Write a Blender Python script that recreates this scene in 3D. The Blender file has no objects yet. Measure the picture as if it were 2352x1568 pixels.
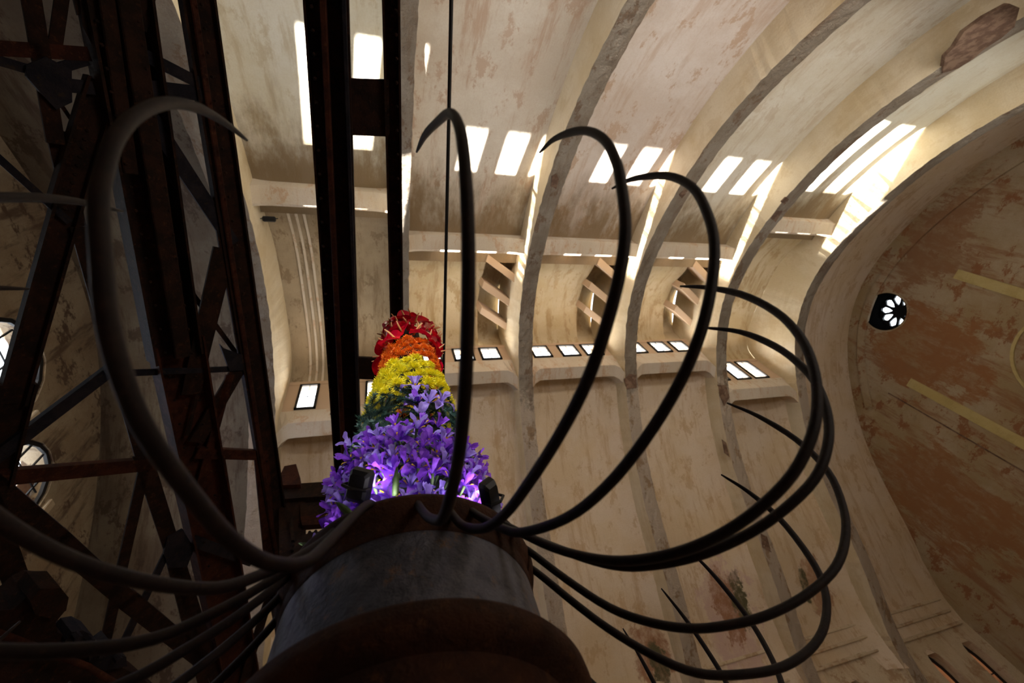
import bpy, bmesh, math, random
from mathutils import Vector, Matrix
random.seed(7)
S=bpy.context.scene; COL=S.collection
H=1.6                                   # camera height above the floor; everything below is laid out from the camera's point
# ---------------- camera, world, sun, daylight, added fill lights ----------------
F=976.03
CR=Vector((0.95832,-0.11229,-0.2627)); CU=Vector((0.02936,-0.87595,0.48151)); CF=Vector((0.28418,0.46916,0.83614))
cd=bpy.data.cameras.new('camera'); cam=bpy.data.objects.new('camera',cd); COL.objects.link(cam)
cd.sensor_width=36; cd.sensor_fit='HORIZONTAL'; cd.lens=36*F/2352; cd.clip_start=.02; cd.clip_end=300
cd.dof.use_dof=True; cd.dof.focus_distance=1.9; cd.dof.aperture_fstop=2.8
cam.matrix_world=Matrix(((CR.x,CU.x,-CF.x,0),(CR.y,CU.y,-CF.y,0),(CR.z,CU.z,-CF.z,0),(0,0,0,1)))
S.camera=cam
w=bpy.data.worlds.new('world'); S.world=w; w.use_nodes=True
w.node_tree.nodes['Background'].inputs[0].default_value=(.86,.93,1,1); w.node_tree.nodes['Background'].inputs[1].default_value=5
S.view_settings.view_transform='Standard'; S.view_settings.look='None'; S.view_settings.exposure=0; S.view_settings.gamma=1
S.view_settings.use_curve_mapping=False
def look(o,d): o.rotation_euler=Vector(d).to_track_quat('-Z','Y').to_euler()
def light(kind,name,loc,d,power,col=(1,1,1),sx=1,sy=1):
    l=bpy.data.lights.new(name,kind); l.energy=power; l.color=col
    if kind=='AREA': l.shape='RECTANGLE'; l.size=sx; l.size_y=sy
    o=bpy.data.objects.new(name,l); o.location=loc; look(o,d); COL.objects.link(o); return o
sun=light('SUN','sun',(0,20,15),(.125,-1,-.08),85,(1,.95,.86)); sun.data.angle=math.radians(.8)
for i,x in enumerate((-1.45,2.5,6.5,10.5,14.4)):          # sky light entering each clerestory
    end=i in(0,4)
    light('AREA','clerestory_daylight',(x,8.95 if end else 7.95,12.1 if end else 12.65),(0,-1,-.12),255,(1,.97,.9),3.3,1.2 if end else .8)
light('AREA','end_window_daylight',(-7.7,6.8,9.0),(1,-.2,-.45),60,(.45,.42,1),3.5,3.0)
for x in (-1,3,7,11,15):                                    # unseen fill lights added to brighten the vault
    l=light('AREA','added_vault_fill',(x,-2.3,6.6),(0,.62,.78),52,(1,.93,.82),3.2,1.0); l.data.spread=math.radians(125)
light('AREA','added_south_fill',(6.5,-4.6,1.6),(0,1,.62),370,(1,.88,.77),2.6,3)  # unseen area light added to lift the lower wall, no window there
l=light('SPOT','added_flower_spot',(-.5,-1.7,2.3),(.62,3.02,-.62),420,(1,.97,1)); l.data.spot_size=math.radians(31); l.data.spot_blend=.5; l.data.shadow_soft_size=.08  # out-of-frame spot added to brighten the flower column
# ---------------- helpers ----------------
def ray(px,py): return (px-1176)*CR-(py-784)*CU+F*CF
def at(px,py,n,d):                        # point of the plane n.p=d seen at a pixel
    r=ray(px,py); return r*(d/Vector(n).dot(r))
def mesh_obj(name,bm,mat,parent=None,smooth=False):
    me=bpy.data.meshes.new(name); bm.normal_update(); bm.to_mesh(me); bm.free()
    if smooth:
        for p in me.polygons: p.use_smooth=True
    me.materials.append(mat); o=bpy.data.objects.new(name,me); COL.objects.link(o)
    if parent: o.parent=parent
    return o
def struct(o): o['kind']='structure'; return o
def tag(o,label,cat,group=None,kind=None):
    o['label']=label; o['category']=cat
    if group: o['group']=group
    if kind: o['kind']=kind
    return o
def empty(name,loc,rot=None):
    o=bpy.data.objects.new(name,None); COL.objects.link(o); o.empty_display_size=.1
    M=Matrix.Translation(loc)
    if rot: M=M@rot.to_4x4()
    o.matrix_world=M; return o
def box(bm,c,ax,ay,az,bev=0):             # centre and three half-axis vectors
    c,ax,ay,az=map(Vector,(c,ax,ay,az)); vs=[]
    for i in(-1,1):
        for j in(-1,1):
            for k in(-1,1): vs.append(bm.verts.new(c+ax*i+ay*j+az*k))
    fs=[bm.faces.new([vs[q] for q in f]) for f in((0,1,3,2),(4,6,7,5),(0,4,5,1),(2,3,7,6),(0,2,6,4),(1,5,7,3))]
    if bev:
        es=list({e for f in fs for e in f.edges}); bmesh.ops.bevel(bm,geom=es,offset=bev,segments=1,affect='EDGES')
def loft(bm,rings,closed=True,cap=True,uvs=None):
    V=[[bm.verts.new(p) for p in r] for r in rings]; n=len(V[0])
    for a,b in zip(V,V[1:]):
        for i in range(n if closed else n-1):
            j=(i+1)%n; bm.faces.new((a[i],a[j],b[j],b[i]))
    if cap and closed:
        bm.faces.new(V[0][::-1]); bm.faces.new(V[-1])
    return V
def tube(bm,pts,rad,n=8,cap=True):
    pts=[Vector(p) for p in pts]; rings=[]; up=None
    for i,p in enumerate(pts):
        t=(pts[min(i+1,len(pts)-1)]-pts[max(i-1,0)]).normalized()
        if up is None: up=t.orthogonal().normalized()
        up=(up-t*up.dot(t)).normalized(); s=t.cross(up); r=rad[i] if hasattr(rad,'__len__') else rad
        rings.append([p+(up*math.cos(a)+s*math.sin(a))*r for a in [2*math.pi*k/n for k in range(n)]])
    loft(bm,rings,True,cap)
def lathe(bm,prof,n=96,jit=0):
    rings=[[Vector((r*math.cos(2*math.pi*k/n),r*math.sin(2*math.pi*k/n),z)) for k in range(n)] for r,z in prof]
    loft(bm,rings,True,False)
def cat(P,n):
    P=[Vector(p) for p in P]; P=[2*P[0]-P[1]]+P+[2*P[-1]-P[-2]]; out=[]
    for i in range(1,len(P)-2):
        for k in range(n):
            t=k/n; out.append(.5*((2*P[i])+(P[i+1]-P[i-1])*t+(2*P[i-1]-5*P[i]+4*P[i+1]-P[i+2])*t*t+(3*P[i]-P[i-1]-3*P[i+1]+P[i+2])*t**3))
    out.append(P[-2]); return out
# ---------------- materials ----------------
def nodes(name):
    m=bpy.data.materials.new(name); m.use_nodes=True; nt=m.node_tree; return m,nt,nt.nodes['Principled BSDF']
def N(nt,t,**k):
    n=nt.nodes.new(t)
    for a,b in k.items(): setattr(n,a,b)
    return n
def mixc(nt,fac,a,b):
    n=N(nt,'ShaderNodeMix',data_type='RGBA')
    for s,v in((0,fac),(6,a),(7,b)):
        if isinstance(v,(tuple,list)): n.inputs[s].default_value=(*v[:3],1)
        elif isinstance(v,(int,float)): n.inputs[s].default_value=v
        else: nt.links.new(v,n.inputs[s])
    return n.outputs[2]
def noise(nt,vec,scale,detail=4,rough=.6,mul=(1,1,1),off=(0,0,0),lo=.4,hi=.6,dist=0):
    mp=N(nt,'ShaderNodeMapping'); mp.inputs['Scale'].default_value=mul; mp.inputs['Location'].default_value=off
    nt.links.new(vec,mp.inputs[0]); n=N(nt,'ShaderNodeTexNoise'); n.inputs['Scale'].default_value=scale
    n.inputs['Detail'].default_value=detail; n.inputs['Roughness'].default_value=rough; n.inputs['Distortion'].default_value=dist
    nt.links.new(mp.outputs[0],n.inputs[0]); r=N(nt,'ShaderNodeMapRange'); r.interpolation_type='SMOOTHSTEP'
    r.inputs[1].default_value=lo; r.inputs[2].default_value=hi; nt.links.new(n.outputs[0],r.inputs[0]); return r.outputs[0]
def mth(nt,op,a,b=0.5):
    n=N(nt,'ShaderNodeMath',operation=op)
    for s,v in((0,a),(1,b)):
        if isinstance(v,(int,float)): n.inputs[s].default_value=v
        else: nt.links.new(v,n.inputs[s])
    return n.outputs[0]
def plaster(name,base,pale,brown,soot,uv=True,amt=(.6,.5,.5),off=0,spots=(),bump=.25,pit=0,edge=0,low=0):
    m,nt,b=nodes(name); tc=N(nt,'ShaderNodeTexCoord'); v=tc.outputs['UV' if uv else 'Object']
    o=(off*3.1,off*1.7,off)
    c=mixc(nt,noise(nt,v,.55,5,.65,off=o,lo=.38,hi=.62),base,pale)
    st=noise(nt,v,1.2,6,.7,mul=(2.6,.35,1) if uv else (1.6,1.6,.35),off=o,lo=.5,hi=.66)
    c=mixc(nt,mth(nt,'MULTIPLY',st,amt[0]),c,brown)
    pt=noise(nt,v,1.7,7,.75,mul=(1,.6,1),off=(off+9,off,3),lo=.54,hi=.6)
    c=mixc(nt,mth(nt,'MULTIPLY',pt,amt[1]),c,brown)
    ss=noise(nt,v,3.0,8,.8,mul=(1.8,.5,1),off=(off+2,off+5,1),lo=.55,hi=.75)
    c=mixc(nt,mth(nt,'MULTIPLY',ss,amt[2]),c,soot)
    fine=noise(nt,v,26,5,.7,off=o,lo=.35,hi=.75)
    c=mixc(nt,mth(nt,'MULTIPLY',fine,.22),c,brown)
    if low:
        sp=N(nt,'ShaderNodeSeparateXYZ'); nt.links.new(tc.outputs['UV'],sp.inputs[0])
        dv=mth(nt,'ADD',sp.outputs[1],mth(nt,'MULTIPLY',noise(nt,v,1.6,6,.8,off=o,lo=.3,hi=.7),1.2)); r=N(nt,'ShaderNodeMapRange')
        r.inputs[1].default_value=11.4; r.inputs[2].default_value=11.0; nt.links.new(dv,r.inputs[0]); c=mixc(nt,mth(nt,'MULTIPLY',r.outputs[0],.85),c,mixc(nt,pt,(.60,.50,.40),(.42,.29,.18)))
    if edge:  # brown dirt next to the lintel, with the lintel's shade painted in
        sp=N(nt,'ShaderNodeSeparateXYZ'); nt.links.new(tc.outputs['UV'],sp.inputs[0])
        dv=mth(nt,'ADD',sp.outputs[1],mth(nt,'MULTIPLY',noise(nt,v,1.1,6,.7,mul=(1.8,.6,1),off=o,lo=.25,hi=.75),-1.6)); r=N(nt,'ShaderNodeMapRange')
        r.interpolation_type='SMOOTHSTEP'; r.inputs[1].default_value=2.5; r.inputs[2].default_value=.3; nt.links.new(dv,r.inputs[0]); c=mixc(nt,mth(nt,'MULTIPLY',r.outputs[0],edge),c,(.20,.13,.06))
    if spots:
        ob=tc.outputs['Object']
        wob=noise(nt,ob,1.6,6,.75,mul=(1,1,.45),lo=.2,hi=.8); 
        for cen,rad,col,mul in spots:
            mp=N(nt,'ShaderNodeMapping'); mp.inputs['Location'].default_value=[-a*s for a,s in zip(cen,mul)]; mp.inputs['Scale'].default_value=mul
            nt.links.new(ob,mp.inputs[0]); L=N(nt,'ShaderNodeVectorMath',operation='LENGTH'); nt.links.new(mp.outputs[0],L.inputs[0])
            d=mth(nt,'ADD',L.outputs['Value'],mth(nt,'MULTIPLY',wob,rad*1.1)); r=N(nt,'ShaderNodeMapRange')
            r.inputs[1].default_value=rad*1.55; r.inputs[2].default_value=rad*1.38; nt.links.new(d,r.inputs[0]); c=mixc(nt,mth(nt,'MULTIPLY',r.outputs[0],mth(nt,'ADD',.35,mth(nt,'MULTIPLY',noise(nt,ob,2.2,8,.8,mul=(1,1,.5),off=(rad,1,2),lo=.36,hi=.56),.65))),c,col)
    nt.links.new(c,b.inputs['Base Color']); b.inputs['Roughness'].default_value=.9
    bp=N(nt,'ShaderNodeBump'); bp.inputs['Strength'].default_value=bump; bp.inputs['Distance'].default_value=.03
    hh=mth(nt,'SUBTRACT',fine,mth(nt,'MULTIPLY',pt,.6)); 
    if pit: hh=mth(nt,'SUBTRACT',hh,mth(nt,'MULTIPLY',noise(nt,v,9,5,.7,off=o,lo=.5,hi=.7),pit))
    nt.links.new(hh,bp.inputs['Height']); nt.links.new(bp.outputs[0],b.inputs['Normal']); return m
CREAM=(.60,.54,.42); PALE=(.72,.68,.60); TAN=(.50,.36,.20); SOOT=(.20,.14,.08)
def flat(name,col,rough=.6,metal=0,var=.0,col2=None,scale=20,emit=None,trans=0,spec=.5):
    m,nt,b=nodes(name); b.inputs['Roughness'].default_value=rough; b.inputs['Metallic'].default_value=metal
    b.inputs['Specular IOR Level'].default_value=spec
    if col2:
        tc=N(nt,'ShaderNodeTexCoord'); nt.links.new(mixc(nt,noise(nt,tc.outputs['Object'],scale,4,.65,lo=.4,hi=.6),col,col2),b.inputs['Base Color'])
    else: b.inputs['Base Color'].default_value=(*col,1)
    if trans:
        out=nt.nodes['Material Output']; t=N(nt,'ShaderNodeBsdfTranslucent'); mx=N(nt,'ShaderNodeMixShader'); mx.inputs[0].default_value=trans
        if col2: nt.links.new(b.inputs['Base Color'].links[0].from_socket,t.inputs[0])
        else: t.inputs[0].default_value=(*col,1)
        nt.links.new(b.outputs[0],mx.inputs[1]); nt.links.new(t.outputs[0],mx.inputs[2]); nt.links.new(mx.outputs[0],out.inputs[0])
    return m
def rusty(name,a,b_,c,scale=6,rough=.75,metal=.2,bump=.5):
    m,nt,b=nodes(name); v=N(nt,'ShaderNodeTexCoord').outputs['Object']
    k=mixc(nt,noise(nt,v,scale,6,.7,lo=.42,hi=.6),a,b_); k=mixc(nt,noise(nt,v,scale*3.3,6,.75,off=(4,2,1),lo=.55,hi=.68),k,c)
    nt.links.new(k,b.inputs['Base Color']); b.inputs['Roughness'].default_value=rough; b.inputs['Metallic'].default_value=metal; b.inputs['Specular IOR Level'].default_value=.5 if metal>.5 else .12
    bp=N(nt,'ShaderNodeBump'); bp.inputs['Strength'].default_value=bump; bp.inputs['Distance'].default_value=.01
    nt.links.new(noise(nt,v,scale*9,6,.7,lo=.3,hi=.7),bp.inputs['Height']); nt.links.new(bp.outputs[0],b.inputs['Normal']); return m
M_rib=plaster('rib_concrete',(.27,.22,.165),(.38,.33,.27),(.20,.12,.07),(.07,.05,.035),amt=(.5,.8,.5),bump=.9,pit=1.2,low=1)
M_ribface=plaster('rib_plaster',(.60,.50,.33),(.68,.60,.45),(.48,.36,.20),(.30,.21,.11),amt=(.4,.3,.3),off=4)
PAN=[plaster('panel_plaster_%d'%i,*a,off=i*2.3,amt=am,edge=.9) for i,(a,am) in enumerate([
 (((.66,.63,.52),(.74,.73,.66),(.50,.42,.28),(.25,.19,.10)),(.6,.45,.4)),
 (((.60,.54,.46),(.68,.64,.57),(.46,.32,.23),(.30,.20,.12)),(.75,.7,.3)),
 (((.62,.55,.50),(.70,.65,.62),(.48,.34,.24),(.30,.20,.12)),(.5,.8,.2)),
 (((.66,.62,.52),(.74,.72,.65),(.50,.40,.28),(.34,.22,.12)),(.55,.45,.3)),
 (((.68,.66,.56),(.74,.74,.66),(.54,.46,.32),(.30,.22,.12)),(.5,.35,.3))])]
GREEN=(.09,.085,.04); RUST=(.32,.16,.09)
M_low=[plaster('lower_plaster_%d'%i,(.63,.51,.36),(.68,.58,.47),(.46,.31,.17),(.20,.13,.07),off=11+i*1.9,amt=(.6,.6,.3),spots=s) for i,s in enumerate([
 (),(),(((7.6,14.1,5.2),.55,RUST,(1,.7,.6)),((7.7,14.2,4.6),.4,GREEN,(1.3,.7,.5))),
 (((10.9,13.9,5.3),.95,(.55,.40,.36),(1,.5,.45)),((10.9,13.6,5.6),.62,RUST,(1.1,.5,.5)),((11.45,13.6,5.4),.42,GREEN,(1.2,.5,.34)),((11.3,11.3,7.9),.45,(.2,.13,.06),(.9,1,.8))),
 (((14.9,13.7,5.6),.6,(.40,.24,.15),(1,.6,.5)),((14.35,13.7,5.5),.3,GREEN,(1.3,.6,.3))),()])]
M_niche=plaster('niche_plaster',(.46,.36,.21),(.52,.43,.29),(.34,.23,.11),(.16,.10,.05),off=20,amt=(.9,.7,.7))
M_niche0=plaster('stained_niche',(.30,.23,.15),(.38,.30,.20),(.20,.14,.08),(.10,.07,.04),off=23,amt=(.8,.8,.8))
M_endv=plaster('shade_toned_vault_plaster',(.13,.10,.07),(.18,.15,.11),(.07,.045,.03),(.03,.02,.014),off=36,amt=(.8,.9,.6))  # shadow over the left end vault put into a darker plaster colour
M_beam=plaster('beam_plaster',(.55,.48,.38),(.60,.54,.46),(.45,.27,.15),(.20,.13,.08),off=25,amt=(.5,.6,.5))
M_end=plaster('end_wall_plaster',(.36,.27,.15),(.43,.35,.24),(.26,.115,.048),(.10,.07,.035),uv=False,off=31,amt=(.8,.95,.4),
  spots=(((20.5,6.4,9.6),1.5,(.30,.14,.058),(.4,.8,.75)),((20.5,11.2,6.6),1.5,(.30,.145,.06),(.4,.8,.5)),((20.5,2.2,11.3),1.1,(.28,.15,.075),(.4,.5,1))))
M_endl=plaster('left_end_plaster',(.26,.19,.12),(.36,.29,.20),(.10,.06,.035),(.04,.025,.015),uv=False,off=37,amt=(.9,1,.6))
M_band=plaster('painted_band',(.50,.40,.16),(.56,.47,.22),(.38,.28,.10),(.2,.14,.06),uv=False,off=41,amt=(.4,.3,.3))
M_wall=plaster('lower_wall_plaster',(.52,.43,.30),(.60,.51,.38),(.32,.18,.09),(.12,.08,.04),uv=False,off=44,amt=(.6,.6,.4))
M_edge=flat('crumbled_brick',(.10,.055,.035),.95,col2=(.19,.12,.08),scale=5)
M_glass=flat('bright_glass',(.9,.95,1),.3,trans=.85)
M_pane,nt_,b_=nodes('clear_pane'); t_=N(nt_,'ShaderNodeBsdfTransparent'); g_=N(nt_,'ShaderNodeBsdfGlossy'); g_.inputs['Roughness'].default_value=.05
m_=N(nt_,'ShaderNodeMixShader'); m_.inputs[0].default_value=.04; nt_.links.new(t_.outputs[0],m_.inputs[1]); nt_.links.new(g_.outputs[0],m_.inputs[2]); nt_.links.new(m_.outputs[0],nt_.nodes['Material Output'].inputs[0])
M_iron=flat('black_iron',(.012,.012,.014),.55,.4)
M_black=flat('black_plastic',(.006,.006,.007),.5,spec=.25)
M_steel=rusty('dark_rusty_steel',(.011,.006,.004),(.024,.010,.006),(.05,.02,.009),5)
M_steelr=rusty('red_rust_steel',(.025,.008,.005),(.05,.014,.007),(.08,.03,.014),5)
M_steelb=rusty('painted_blue_black_steel',(.009,.009,.014),(.018,.015,.02),(.03,.02,.014),5,rough=.7,metal=.2)
M_rod=rusty('rod_steel',(.008,.0045,.0045),(.013,.007,.006),(.024,.012,.009),30,rough=.55,metal=.1,bump=.25)
M_zinc=rusty('galvanised_drum',(.085,.083,.105),(.032,.031,.045),(.12,.065,.035),4.5,rough=.5,metal=.55)
M_drumrust=rusty('rusted_drum_band',(.045,.017,.009),(.026,.011,.007),(.07,.028,.012),9,metal=.2)
# ---------------- vault geometry (side profile of a rib, camera-relative metres) ----------------
RIB=[(14.75,2.6),(14.62,3.3),(14.15,4.06),(13.35,4.86),(12.68,5.62),(12.16,6.46),(11.68,7.27),(11.12,8.08),(10.52,8.83),(9.87,9.53),(9.15,10.16),(8.39,10.74),(7.62,11.26),(6.76,11.70),(5.86,12.0),(4.89,12.12),(3.9,12.02),(2.92,11.77),(2.02,11.43),(1.16,11.03),(0.37,10.61),(-0.35,10.13),(-1.0,9.56),(-1.58,8.98),(-2.1,8.4),(-2.6,7.75),(-3.1,7.0),(-3.6,6.1),(-4.1,5.1),(-4.6,4.1),(-5.0,3.3),(-5.2,2.4)]
for _ in range(2): RIB=[RIB[0]]+[tuple((RIB[i-1][k]+2*RIB[i][k]+RIB[i+1][k])/4 for k in(0,1)) for i in range(1,len(RIB)-1)]+[RIB[-1]]
CV=[Vector((p.x,p.y)) for p in cat([(a,b,0) for a,b in RIB],6)]
NV=[]
for i in range(len(CV)):
    t=(CV[min(i+1,len(CV)-1)]-CV[max(i-1,0)]).normalized(); NV.append(Vector((t.y,-t.x)))
if NV[len(NV)//2].y<0: NV=[-n for n in NV]
def idx(y,lo=0):                           # index of the curve point nearest to a y (front branch only)
    return min(range(len(CV)),key=lambda i:abs(CV[i].x-y))
def offc(i,o): return CV[i]+NV[i]*o
def shell_off(i): return 1.0
SHELL=[Vector((14.82,3.3)),Vector((14.80,3.9)),Vector((14.60,4.6)),Vector((14.42,4.95))]+[offc(i,1.0) for i in range(len(CV)) if CV[i].y>5.05]+[Vector((-5.35,4.2)),Vector((-5.7,2.0))]
B=4.0; X0=.4491; W=.244
XR=[-3.40,X0,X0+4,X0+8,X0+12,X0+16-.056]; WR=[.33,W,W,W,W,W]
XL,XE=-7.6,20.52
def strip(name,prof,x0,x1,mat,parent=None,nx=8,smooth=True,xo=None,jit=0):
    bm=bmesh.new(); uv=bm.loops.layers.uv.new('uv'); s=[0]
    for a,b in zip(prof,prof[1:]): s.append(s[-1]+(b-a).length)
    V=[]; info={}
    for k in range(nx+1):
        x=x0+(x1-x0)*k/nx; row=[]
        for i,p in enumerate(prof):
            q=p+(xo(k/nx,i) if xo else Vector((0,0)))
            if jit and 0<k<nx: q=q+Vector((random.uniform(-jit,jit),random.uniform(-jit,jit)))
            v=bm.verts.new((x,q.x,q.y)); info[v]=(x,s[i]); row.append(v)
        V.append(row)
    for a,b in zip(V,V[1:]):
        for i in range(len(prof)-1):
            f=bm.faces.new((a[i],b[i],b[i+1],a[i+1]))
            for l in f.loops: l[uv].uv=info[l.vert]
    return mesh_obj(name,bm,mat,parent,smooth)
ceiling=struct(empty('ceiling',(0,0,0)))
def rib(x,w,name='rib'):
    bm=bmesh.new(); uv=bm.loops.layers.uv.new('uv'); nx=5; rows=[]; info={}; s=0
    for i in range(len(CV)):
        if i: s+=(CV[i]-CV[i-1]).length
        y=CV[i].x; front=CV[i].y>9
        deep=1.35 if not(front and 2.6<y<9.2) else 2.7
        row=[]
        inner=[]
        for k in range(nx+1):
            j=random.uniform(-.02,.02); xx=x-w+2*w*k/nx+(random.uniform(-.012,.012) if k in(0,nx) else 0)
            inner.append((xx,offc(i,j if 0<k<nx else random.uniform(0,.02)),2+k*.1))
        pts=[(x-w,offc(i,deep),0)]+inner+[(x+w,offc(i,deep),5)]
        for xx,p,u in pts:
            v=bm.verts.new((xx,p.x,p.y)); info[v]=(xx,s); row.append(v)
        rows.append(row)
    me_f=[]
    for a,b in zip(rows,rows[1:]):
        for i in range(len(a)-1):
            f=bm.faces.new((a[i],a[i+1],b[i+1],b[i])); f.material_index=1 if i in(0,len(a)-2) else 0
            for l in f.loops:
                X,SS=info[l.vert]; l[uv].uv=(X if f.material_index==0 else (0 if l.vert in(a[0],b[0],a[-1],b[-1]) else 1)+X,SS)
    o=mesh_obj(name,bm,M_rib,ceiling); o.data.materials.append(M_ribface); return o
for x,ww in zip(XR,WR): rib(x,ww)
iTop={}
small=dict(lo=(3.8,12.44),ly=3.38,wy=7.58,wz0=12.26,wz1=13.07,A=(7.50,11.42),Bp=(7.90,11.30),sh=8.36,wx=((.30,1.02),(1.42,2.15),(2.38,3.10)))
big=dict(lo=(2.68,12.24),ly=2.2,wy=8.57,wz0=11.46,wz1=12.78,A=(8.52,10.78),Bp=(8.86,10.52),sh=9.3,wx=((.42,1.02),(1.5,2.1),(2.45,3.05)))
def nearest_shell(y):
    c=[i for i in range(len(SHELL)) if SHELL[i].y>8.5]
    return min(c,key=lambda i:abs(SHELL[i].x-y))
V2=lambda a,b:Vector((a,b))
win_no=0
panes=[]
for bay in range(5):
    xa=XR[bay]+WR[bay]; xb=XR[bay+1]-WR[bay+1]; g=big if bay in(0,4) else small; end=bay in(0,4)
    # vault panel above the lintel, over the crown and down the other side
    i0=nearest_shell(g['ly']); pr=[SHELL[i] for i in range(i0-5,len(SHELL))]
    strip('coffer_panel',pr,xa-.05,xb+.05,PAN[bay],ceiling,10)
    # lintel beam
    top=SHELL[i0]; ly,lz=g['lo']
    def haunch(u,i): e=max(0,abs(u-.5)-.36)/.14; return V2(0,-.16*e*e)
    lp=[top+V2(-.02,.12),V2(ly-.44,lz+.06),V2(ly-.02,lz),V2(ly+.05,lz+.05),V2(ly+.06,lz+.75)]
    strip('lintel_beam',lp,xa-.03,xb+.03,M_beam,ceiling,16,False,xo=haunch)
    # ledge beam
    A=V2(*g['A']); Bp=V2(*g['Bp']); wy=g['wy']
    lb=[V2(wy+.02,g['wz0']+.04),V2(wy-.01,g['wz0']-.1),A+V2(0,.05),A,Bp,Bp+V2(.5,.75)]
    def haunch2(u,i):
        e=max(0,abs(u-.5)-.38)/.12
        return V2(0,0) if i<2 else V2(.22,-.26)*e*e
    strip('sill_beam',lb,xa-.03,xb+.03,M_beam,ceiling,20,False,xo=haunch2)
    # lower panel
    j0=nearest_shell(g['sh']-.42); pr=[SHELL[i] for i in range(0,j0+1)]
    strip('lower_panel',pr,xa-.05,xb+.05,M_low[bay],ceiling,10,xo=lambda u,i:V2(-.30,-.22)*(max(0,abs(u-.5)-.36)/.14)**1.5)
    # niche ceiling (curved cove from the window head to the lintel)
    if end: cove=[V2(wy,g['wz1']),V2(wy-.02,g['wz1']+.25),V2(wy-.3,g['wz1']+.8),V2(wy-1.2,g['wz1']+1.15),V2(5.6,13.9),V2(4.2,13.7),V2(3.1,13.15),V2(ly+.06,lz+.7)]
    else: cove=[V2(wy,g['wz1']),V2(wy-.03,g['wz1']+.22),V2(wy-.35,g['wz1']+.55),V2(6.4,13.95),V2(5.4,13.85),V2(4.6,13.4),V2(ly+.06,lz+.7)]
    cove=[V2(p.x,p.y) for p in cat([(p.x,p.y,0) for p in cove],5)]
    gap=0 if end else .95
    strip('niche_cove',cove,xa-.03,xb-gap,M_niche0 if bay==0 else M_niche,ceiling,8)
    if end:                                 # cove moulding along the closed side of the end bay
        xs=xb if bay==0 else xa
        for k,dx in enumerate((.55,.75,.95)):
            xx=(xa+dx) ; 
            strip('cove_moulding',[p+V2(0,-.05) for p in cove[2:-2]],xx,xx+.07,M_beam,ceiling,1)
    else:
        bm=bmesh.new(); xs=xb-gap          # end face of the cove and the open recess beside it
        vs=[bm.verts.new((xs,p.x,p.y)) for p in cove]; ws=[bm.verts.new((xs,p.x+.05,p.y+.75)) for p in cove]
        for a in range(len(vs)-1): bm.faces.new((vs[a],vs[a+1],ws[a+1],ws[a]))
        mesh_obj('cove_edge',bm,M_niche,ceiling)
        strip('recess_back',[V2(wy+.05,g['wz1']),V2(wy+.12,g['wz1']+.4)]+[p+V2(.05,.75) for p in cove]+[V2(ly+.03,lz+.5)],xs-.02,xb+.03,M_niche,ceiling,3)
        for yy,zz in ((4.55,13.1),(5.55,13.35),(6.5,13.35)):
            bm=bmesh.new(); box(bm,((xs+xb)/2,yy,zz+.25),(gap/2+.06,.36,0),(-.03,.12,0),(0,.03,.40),.01); mesh_obj('recess_strut',bm,M_beam,ceiling)
    # window wall: mullion piers and the glazed lights
    z0,z1=g['wz0'],g['wz1']; edges=[xa-.03]
    def pier(x0,x1,za=z0-.12,zb=z1+.12):
        if x1-x0<.02: return
        bm=bmesh.new(); box(bm,((x0+x1)/2,wy+.10,(za+zb)/2),((x1-x0)/2,0,0),(0,.10,0),(0,0,(zb-za)/2),.01); mesh_obj('window_pier',bm,M_beam,ceiling)
    for a,b in g['wx']:
        xa2=XR[bay]+.35+a if not end else XR[bay]+a; xb2=XR[bay]+.35+b if not end else XR[bay]+b
        if end: xa2+= .25 if bay==0 else -.55; xb2+= .25 if bay==0 else -.10
        if end and bay==4: xa2+=.45; xb2+=.15
        pier(edges[-1],xa2); edges.append(xb2)
        win_no+=1; wo=struct(empty('window_%d'%win_no,((xa2+xb2)/2,wy+.1,z0)))
        cx=(xa2+xb2)/2; hw=(xb2-xa2)/2; hz=(z1-z0)/2
        def loc(bm): bmesh.ops.translate(bm,verts=bm.verts,vec=(-cx,-wy-.1,-z0)); return bm
        bm=bmesh.new(); t=.035
        for c,sx,sz in (((cx,wy-.01,z0+t),hw,t),((cx,wy-.01,z1-t),hw,t),((xa2+t,wy-.01,z0+hz),t,hz),((xb2-t,wy-.01,z0+hz),t,hz)):
            box(bm,c,(sx,0,0),(0,.03,0),(0,0,sz))
        mesh_obj('window_frame',loc(bm),M_iron,wo)
        bm=bmesh.new(); box(bm,(cx,wy-.005,z0+hz),(.008,0,0),(0,.012,0),(0,0,hz)); mesh_obj('glazing_bar',loc(bm),M_iron,wo)
        bm=bmesh.new(); box(bm,(cx,wy,z0+hz),(hw,0,0),(0,.01,0),(0,0,.008)); mesh_obj('glazing_bar',loc(bm),M_iron,wo)
        for sx in(-1,1): bm=bmesh.new(); box(bm,(cx+sx*hw/2,wy+.002,z0+hz),(hw/2-.012,0,0),(0,.003,0),(0,0,hz-.01)); mesh_obj('pane',loc(bm),M_pane,wo)
    pier(edges[-1],xb+.03)
    bm=bmesh.new()
    mesh_obj('window_head',(box(bm,((xa+xb)/2,wy+.1,z1+.08),((xb-xa)/2,0,0),(0,.12,0),(0,0,.09)),bm)[1],M_beam,ceiling)
# end-bay vaults without clerestory
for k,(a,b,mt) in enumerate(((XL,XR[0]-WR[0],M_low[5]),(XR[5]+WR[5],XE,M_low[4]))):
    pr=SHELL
    strip('end_vault_panel',pr,a-.05,b+.05,mt if k else M_endv,ceiling,6)
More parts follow.
